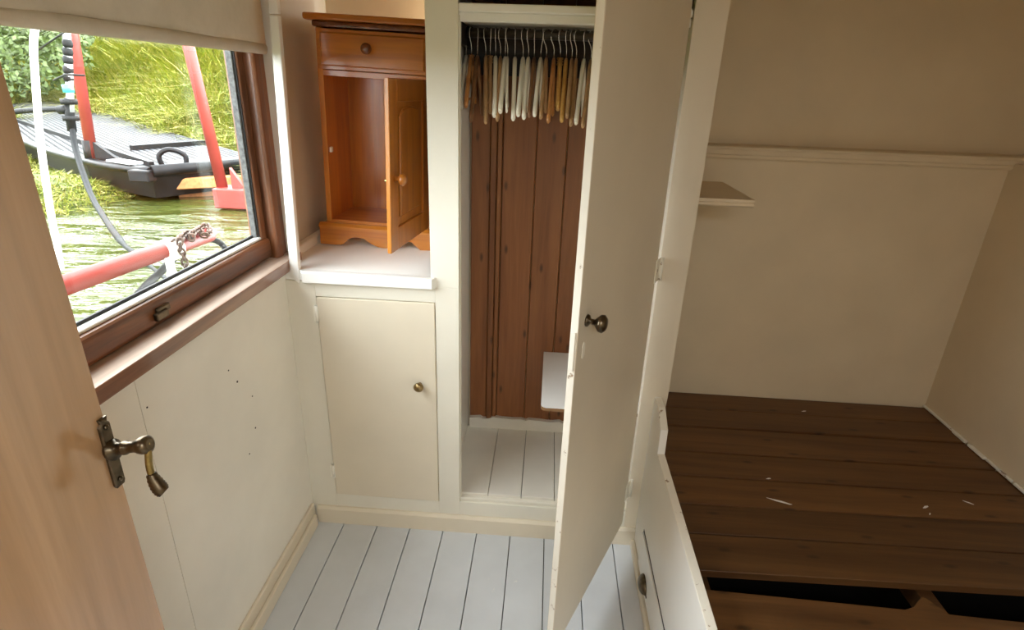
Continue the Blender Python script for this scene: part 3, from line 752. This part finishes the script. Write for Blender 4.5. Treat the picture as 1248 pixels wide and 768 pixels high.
b_ = NB(); lathe(b_, [(0.016, 0), (0.016, 0.005), (0.010, 0.008), (0.0092, 0.018), (0.0105, 0.021), (0.0105, 0.024), (0.0085, 0.028), (0.009, 0.040), (0.012, 0.046), (0.0135, 0.052), (0.0135, 0.060), (0.008, 0.064)], (DX+0.005, HY, HZ+0.006), (1, 0, 0.24), 18)
spn = mesh_obj('spindle', b_, M_DBRASS, hp)
b_ = NB()
X0 = DX+0.060
lv = curve([(X0, HY, HZ+0.024), (X0+0.004, HY-0.004, HZ+0.010), (X0+0.004, HY-0.008, HZ-0.010), (X0+0.006, HY-0.010, HZ-0.026), (X0+0.011, HY-0.011, HZ-0.040), (X0+0.017, HY-0.012, HZ-0.050), (X0+0.021, HY-0.012, HZ-0.054)], 5)
n = len(lv); rad = []
for i in range(n):
    t = i/(n-1); rad.append(0.0062 if t < 0.1 else 0.0048+0.0005*t if t < 0.55 else 0.0052)
tube(b_, lv, rad, 14)
lvo = mesh_obj('lever', b_, M_GOLDB, hp)
b_ = NB(); k0 = int(n*0.48); end = lv[k0:]; ne = len(end)
tube(b_, end, [0.0052+0.0052*math.sin(PI*min(1.0, 0.05+0.80*i/(ne-1)))+0.0008*(i % 2) for i in range(ne)], 14)
tag(mesh_obj('lever_end', b_, M_DBRASS, lvo), 'dark swollen leaf shaped end')

# roller blind ------------------------------------------------------
rb = thing('roller_blind', 'stained off-white fabric roller blind pulled partway down the window', 'blind', (-0.815, 0.98, 1.62))
b_ = NB(); N = 30; top, bot = 1.76, 1.612
Y0b, Y1b = 0.24, 1.706
rows = []
for i in range(N+1):
    y = Y0b+(Y1b-Y0b)*i/N
    w_ = 0.003*math.sin(y*9)+0.002*math.sin(y*23)
    rows.append([b_.verts.new((-0.815+w_*k, y, bot+(top+0.16-bot)*(1-k))) for k in (0, 0.25, 0.5, 0.75, 0.87, 1.0)])
for A, B in zip(rows, rows[1:]):
    for j in range(5):
        fc = b_.faces.new((A[j], A[j+1], B[j+1], B[j])); fc.smooth = True
thicken(mesh_obj('blind_cloth', b_, M_BLIND, rb), 0.003)
b_ = NB(); tube(b_, [(-0.815, Y0b, bot+0.008), (-0.815, Y1b-0.002, bot+0.008)], 0.009, 12, flat=1.6); mesh_obj('hem_bar', b_, M_BLIND, rb)
b_ = NB(); tube(b_, [(-0.815, Y0b-0.01, 1.93), (-0.815, Y1b+0.01, 1.93)], 0.022, 16); mesh_obj('roller', b_, M_WHITEP, rb)

# ------------------------------------------------------------------ outdoors
WZ = 0.45
b_ = NB(); bx(b_, -60, -0.96, -30, 60, WZ-0.3, WZ)
tag(struct('water', b_, M_WATER), 'greenish rippling canal water outside the window', 'water')

def bank_h(x, y):
    s = 0.68*x+0.73*y
    h = 0.52*(s-2.15)
    if h > 2.2: h = 2.2+(h-2.2)*0.35
    q = (-x-13.0)*0.42
    h = max(h, min(q, 4.0))
    # grassy clump at the water's edge under the barge's flank
    dx, dy = x+4.75, y-4.70
    u = dx*(-0.75)+dy*0.66; v_ = dx*0.66+dy*0.75
    h = max(h, 0.13-0.34*max(0, abs(v_)-0.30)-0.30*max(0, -u-0.35)) if u > -1.3 and u < 9 else h
    return WZ+h+0.06*math.sin(x*2.3+y)+0.04*math.sin(y*3.1-x)
b_ = NB()
nx, ny = 90, 90; grid = []
for i in range(nx+1):
    row = []
    for j in range(ny+1):
        x = -30+(27.6)*i/nx; y = 3.0+(27)*j/ny
        row.append(b_.verts.new((x, y, max(bank_h(x, y), WZ-0.4))))
    grid.append(row)
for i in range(nx):
    for j in range(ny):
        fc = b_.faces.new((grid[i][j], grid[i+1][j], grid[i+1][j+1], grid[i][j+1])); fc.smooth = True
bank = struct('ground_bank', b_, M_SOIL, 'sloping grassy canal bank outside', 'bank')
# grass blades
me = bpy.data.meshes.new('bank_grass')
V, Fc = [], []
rr = random.Random(11)
def blade(x, y, z, L, w, az, lean):
    dx, dy = math.cos(az), math.sin(az); px, py = -dy*w, dx*w
    k = len(V)
    for t, ww in ((0, 1.0), (0.5, 0.8), (1.0, 0.15)):
        out = L*lean*t*t; up = L*t*(1-0.45*lean*t)
        V.append((x+dx*out-px*ww, y+dy*out-py*ww, z+up)); V.append((x+dx*out+px*ww, y+dy*out+py*ww, z+up))
    Fc.append((k, k+1, k+3, k+2)); Fc.append((k+2, k+3, k+5, k+4))
cnt = 0; tries = 0
while cnt < 95000 and tries < 700000:
    tries += 1
    dist = 4.4*math.exp(rr.random()*math.log(42/4.4))
    az = rr.uniform(math.radians(-48), math.radians(-20))
    x, y = dist*math.sin(az), dist*math.cos(az)
    z = bank_h(x, y)
    if z < WZ: continue
    s_ = 0.68*x+0.73*y
    small = s_ < 2.1 and x > -9
    if small and z > 0.60: z = 0.60
    L = rr.uniform(0.06, 0.13) if small else rr.uniform(0.16, 0.42)
    if dist > 9: L *= 1.25*min(2.2, dist/9)
    blade(x, y, z-0.03, L, (0.004 if small else 0.0055)*(0.5+dist/8), rr.gauss(-0.7, 1.1), rr.uniform(0.5, 1.7)); cnt += 1
me.from_pydata(V, [], Fc); me.update(); me.materials.append(M_GRASS)
go = bpy.data.objects.new('bank_grass', me); COL.objects.link(go)
tag(go, 'long tangled yellow green grass covering the bank', 'grass', kind='stuff')

# barge
bg_ = thing('barge', 'black steel barge with chequer plate deck moored against the bank', 'boat', (-5.0, 6.5, WZ))
ZD = 0.75
near = [(-3.02, 5.52), (-3.46, 4.83), (-4.41, 5.27), (-6.74, 7.03), (-12.0, 12.0)]
far = [(-14.0, 16.2), (-12.4, 14.7), (-3.49, 6.36), (-3.02, 5.95)]
b_ = NB(); prism(b_, near+far, 2, ZD-0.03, ZD); mesh_obj('deck', b_, M_PLATE, bg_)
b_ = NB()   # flared hull
top_ = [Vector((x, y, ZD-0.03)) for x, y in near+far]; cen = Vector((-6.5, 8.2, 0))
lo_ = []
for p in top_:
    d = (cen-p); d.z = 0; d.normalize(); k = 0.07
    lo_.append(Vector((p.x+d.x*k, p.y+d.y*k, 0.50)))
Tv = [b_.verts.new(p) for p in top_]; Lv = [b_.verts.new(p) for p in lo_]
for i in range(len(Tv)):
    j = (i+1) % len(Tv); b_.faces.new((Tv[i], Tv[j], Lv[j], Lv[i]))
b_.faces.new(Lv); mesh_obj('hull', b_, M_HULL, bg_)
b_ = NB(); tube(b_, curve([(x, y, ZD-0.005) for x, y in near[1:]], 5), 0.05, 12, flat=0.7); tube(b_, [(-3.46, 4.83, ZD-0.005), (-3.02, 5.52, ZD-0.005)], 0.05, 12); mesh_obj('gunwale', b_, M_HULL, bg_)
b_ = NB(); prism(b_, [(-3.05, 5.50), (-3.40, 4.98), (-3.62, 5.30), (-3.16, 5.78)], 2, ZD+0.001, ZD+0.025); mesh_obj('bow_plate', b_, M_HULL, bg_)
b_ = NB(); tube(b_, curve([(-3.52, 5.08, ZD), (-3.53, 5.07, ZD+0.10), (-3.46, 5.12, ZD+0.15), (-3.36, 5.18, ZD+0.10), (-3.36, 5.18, ZD)], 5), 0.022, 10); mesh_obj('mooring_ring', b_, M_HULL, bg_)
b_ = NB(); bx(b_, -3.62, -3.44, 4.74, 4.86, 0.66, 0.76, 0.01); mesh_obj('fairlead', b_, M_HULL, bg_)
def box_on(p, q, w, z0, z1):
    bm = NB(); p = Vector((*p, 0)); q = Vector((*q, 0)); d = (q-p).normalized(); nn = Vector((-d.y, d.x, 0))*w
    prism(bm, [((p+nn).x, (p+nn).y), ((q+nn).x, (q+nn).y), ((q-nn).x, (q-nn).y), ((p-nn).x, (p-nn).y)], 2, z0, z1); return bm
mesh_obj('deck_bar', box_on((-4.56, 6.12), (-4.20, 6.92), 0.03, ZD, ZD+0.05), M_BLACKP, bg_)
mesh_obj('deck_coaming', box_on((-3.60, 5.05), (-8.5, 8.95), 0.02, ZD, ZD+0.045), M_HULL, bg_)
mesh_obj('name_plate', box_on((-3.66, 4.93), (-3.98, 5.075), 0.062, ZD+0.035, ZD+0.05), plain('pale_steel_plate', (0.45, 0.46, 0.47), 0.4), bg_)
b_ = NB(); prism(b_, [(-3.50, 5.20), (-3.05, 5.45), (-2.95, 5.62), (-3.40, 5.40)], 2, 0.44, 0.545, 0.01); mesh_obj('rust_fender', b_, M_RUST, bg_)
b_ = NB(); prism(b_, [(-3.40, 5.02), (-2.98, 5.30), (-2.90, 5.45), (-3.32, 5.20)], 2, 0.555, 0.655, 0.008); mesh_obj('rust_tray', b_, M_RUST, bg_)

# red poles on the barge
def red_pole(label, base, topp, r, extra):
    o = thing('red_pole', label, 'pole', base)
    b_ = NB(); tube(b_, [base, topp], r, 14); mesh_obj('shaft', b_, M_RED, o); extra(o); return o
def ext1(o):
    b_ = NB(); x, y, z = -4.32, 5.25, ZD
    tube(b_, [(x-0.01, y, z-0.02), (x, y, z+0.19)], 0.055, 12)
    prism(b_, [(y-0.05, z), (y+0.05, z), (y+0.05, z+0.19), (y, z+0.19)], 0, x-0.03, x+0.03)
    prism(b_, [(x, z), (x+0.30, z), (x+0.24, z+0.04), (x+0.02, z+0.20)], 1, y-0.02, y+0.02)
    tag(mesh_obj('pole_bracket', b_, M_HULL, o), 'black gusseted steel foot')
pA = at_y(111, 172, 5.25); pB = at_y(80, -10, 5.28)
pB = Vector((-4.32, 5.25, ZD)).lerp(pB, 1.7)
red_pole('red pole with black gusset foot on the barge, left of the two', (-4.32, 5.25, ZD), tuple(pB), 0.048, ext1)
def ext2(o):
    p = at_y(264, 253, 4.75); q = at_y(297, 231, 4.75)
    b_ = NB(); bx(b_, p.x, q.x+0.1, 4.72, 4.95, p.z, q.z, 0.01, 2); tag(mesh_obj('pole_base', b_, M_RED, o), 'red box shaped foot')
    b_ = NB(); prism(b_, [(q.x-0.13, q.z), (q.x-0.02, q.z), (q.x-0.13, q.z+0.17)], 1, 4.80, 4.84); mesh_obj('gusset', b_, M_RED, o)
pA = at_y(272, 232, 4.83); pB = at_y(221, 20, 4.83)
pB = pA.lerp(pB, 1.6)
red_pole('red pole rising from a red box foot at the barge bow', tuple(pA), tuple(pB), 0.046, ext2)

# water standpipe with fittings and hoses
YS = 4.7
spo = thing('standpipe', 'grey pipe standpipe with valves and a teal collar beside the left red pole', 'pipe', tuple(at_y(100, 190, YS)))
P = lambda a, b_2, y=YS: tuple(at_y(a, b_2, y))
b_ = NB(); tube(b_, [P(86, 136), P(84, 85), P(79, 5), P(74, -90)], 0.028, 12); tag(mesh_obj('riser', b_, plain('pale_pipe', (0.50, 0.52, 0.54), 0.4), spo), 'pale grey upright pipe')
for yy in (33, 53, 63, 73, 85, 95):
    b_ = NB(); c_ = Vector(P(82+(yy-33)*0.02, yy)); lathe(b_, [(0.029, -0.03), (0.036, -0.01), (0.036, 0.01), (0.029, 0.03)], c_, (0.1, 0, 1), 12)
    mesh_obj('coupling', b_, M_BLACKP, spo)
b_ = NB(); lathe(b_, [(0.04, -0.03), (0.04, 0.03)], P(83, 108), (0, 0, 1), 14); mesh_obj('teal_collar', b_, M_TEAL, spo)
b_ = NB(); tube(b_, [P(84, 120), P(85, 140), P(88, 160)], 0.034, 12); lathe(b_, [(0.06, -0.02), (0.06, 0.02)], P(84, 124), (0, 0, 1), 12); lathe(b_, [(0.06, -0.02), (0.06, 0.02)], P(86.5, 144), (0, 0, 1), 12)
tube(b_, [P(85, 133), P(72, 134)], 0.034, 12); mesh_obj('tee_fitting', b_, M_BLACKP, spo)
b_ = NB()
for a, c2, d3 in (((48, 60), (80, 38), (95, 37)), ((65, 98), (80, 91), (103, 92))):
    tube(b_, [P(*a), P(*c2, YS-0.1), P(*d3, YS-0.1)], 0.008, 6)
mesh_obj('cable_tie', b_, M_BLACKP, spo)
b_ = NB(); tube(b_, curve([P(78, 133), P(50, 134), P(15, 137), P(-40, 150)], 6), 0.021, 10)
tag(mesh_obj('black_hose', b_, M_BLACKP), 'black hose running sideways from the standpipe tee', 'hose')
b_ = NB(); tube(b_, curve([P(88, 156), P(93, 185, 4.55), P(110, 235, 4.1), P(130, 270, 3.6), P(150, 297, 3.1), P(166, 310, 2.7), P(185, 326, 2.4), P(206, 343, 2.15), P(225, 365, 1.9)], 6), [0.023]*12+[0.020]*12+[0.014]*12+[0.009]*13, 10)
tag(mesh_obj('grey_hose', b_, M_HOSE), 'grey hose sagging from the standpipe down across the water', 'hose')
b_ = NB(); tube(b_, curve([P(72, -110, 2.2), P(58, -30, 2.2), P(45, 25, 2.2), P(41, 50, 2.2), P(42, 80, 2.2), P(48, 160, 2.2), P(55, 215, 2.2), P(62, 260, 2.2), P(70, 300, 2.2), P(74, 330, 2.2)], 6), 0.0125, 10)
tag(mesh_obj('white_hose', b_, M_ROPE), 'white hose hanging down outside the window beside the brown door', 'hose')

# red boom with chain, fender loop
BXX = -1.3
def at_x(px, py, x):
    d = ray(px, py); t = x/d.x; return Vector((0, 0, CAM_H))+d*t
B_ = lambda a, b2, x=BXX: at_x(a, b2, x)
boom = thing('red_boom', 'red horizontal boom outside the window with rounded end', 'boom', tuple(B_(160, 320)))
b_ = NB(); e0, e1 = B_(30, 365), B_(257, 285); dd = (e1-e0).normalized()
tube(b_, [e0, e1-dd*0.012, e1], [0.0285, 0.0285, 0.022], 18); mesh_obj('spar', b_, M_RED, boom)
b_ = NB(); tube(b_, [B_(197, 308.5), B_(201, 307), B_(211, 303), B_(216, 301)], [0.032, 0.040, 0.040, 0.032], 18); tag(mesh_obj('white_lashing', b_, M_ROPE, boom), 'white cloth wrap around the boom')
b_ = NB(); tube(b_, curve([B_(206, 315, -1.26), B_(209, 330, -1.25), B_(213, 345, -1.25), B_(222, 358, -1.25)], 4), [0.014]*5+[0.020]*5+[0.012]*3, 10); mesh_obj('lashing_tail', b_, M_ROPE, boom)
def chain_bm(path, L=0.027, r=0.0038):
    bm = NB(); pts = curve(path, 12)
    acc = [0]
    for a, b in zip(pts, pts[1:]): acc.append(acc[-1]+(b-a).length)
    n = max(2, int(acc[-1]/(L*0.72)))
    for k in range(n):
        s = acc[-1]*(k+0.5)/n; i = 0
        while i < len(acc)-2 and acc[i+1] < s: i += 1
        f_ = (s-acc[i])/max(1e-6, acc[i+1]-acc[i]); c_ = pts[i].lerp(pts[i+1], f_); t = (pts[i+1]-pts[i]).normalized()
        a = Vector((0.3, 0.2, 1)) if abs(t.z) < 0.8 else Vector((1, 0.3, 0))
        u = (a-t*a.dot(t)).normalized(); w_ = t.cross(u)
        if k % 2: u = w_
        ring = []
        for q in range(12):
            an = 2*PI*q/12; cx, cy2 = math.cos(an), math.sin(an)
            ring.append(c_+t*(cx*L*0.30+(L*0.20 if cx > 0.01 else -L*0.20 if cx < -0.01 else 0))+u*cy2*L*0.34)
        tube(bm, ring, r, 6, closed=True)
    return bm
path = [B_(209, 296, -1.28), B_(222, 288, -1.29), B_(238, 281, -1.30), B_(251, 274, -1.31), B_(256, 282, -1.26), B_(249, 287, -1.25), B_(243, 280, -1.29), B_(235, 284, -1.25), B_(233, 292, -1.25), B_(228, 284, -1.29), B_(220, 291, -1.25), B_(220, 302, -1.25), B_(224, 312, -1.25), B_(226, 325, -1.25), B_(230, 342, -1.25)]
ch = mesh_obj('mooring_chain', chain_bm(path), M_CHAIN, None, loc=tuple(B_(225, 300)))
tag(ch, 'rusty chain wrapped over the end of the red boom', 'chain')
b_ = NB(); tube(b_, curve([B_(243, 296, -1.34), B_(256, 292, -1.32), B_(268, 296, -1.30), B_(277, 307, -1.27), B_(281, 320, -1.25), B_(280, 340, -1.22)], 6), 0.0115, 12)
tag(mesh_obj('hose_loop', b_, M_HOSE), 'dark hose loop bending down past the end of the boom', 'hose')
b_ = NB(); tube(b_, curve([B_(222, 306, -1.38), B_(209, 318, -1.34), B_(193, 334, -1.28), B_(175, 352, -1.22), B_(160, 372, -1.16), B_(150, 395, -1.12)], 6), 0.0125, 12)
tag(mesh_obj('thick_cable', b_, M_HOSE), 'thick grey hose curving under the boom towards the window', 'hose')
# distant bushes on the bank
for k, (px, py, y, r) in enumerate(((-2, 50, 12.5, 1.35), (40, 28, 14.5, 1.0))):
    c_ = at_y(px, py, y); me = bpy.data.meshes.new('bush'); V2, F2 = [], []
    rq = random.Random(k)
    for q in range(3500):
        v_ = Vector((rq.gauss(0, 1), rq.gauss(0, 1), rq.gauss(0, 1))).normalized()*r*rq.uniform(0.6, 1.05)
        p = c_+Vector((v_.x*1.3, v_.y, v_.z*0.8)); a = Vector((rq.gauss(0, 1), rq.gauss(0, 1), rq.gauss(0, 1))).normalized()*0.07; b3 = a.orthogonal().normalized()*0.035
        n0 = len(V2); V2 += [tuple(p-a), tuple(p+b3), tuple(p+a), tuple(p-b3)]; F2.append((n0, n0+1, n0+2, n0+3))
    me.from_pydata(V2, [], F2); me.update(); me.materials.append(M_BUSH)
    o = bpy.data.objects.new('bush', me); COL.objects.link(o)
    tag(o, ['dark bush on the bank left of the white hose, cut off by the brown door', 'dark bush on the bank between the white hose and the standpipe'][k], 'bush', 'bushes on the bank')
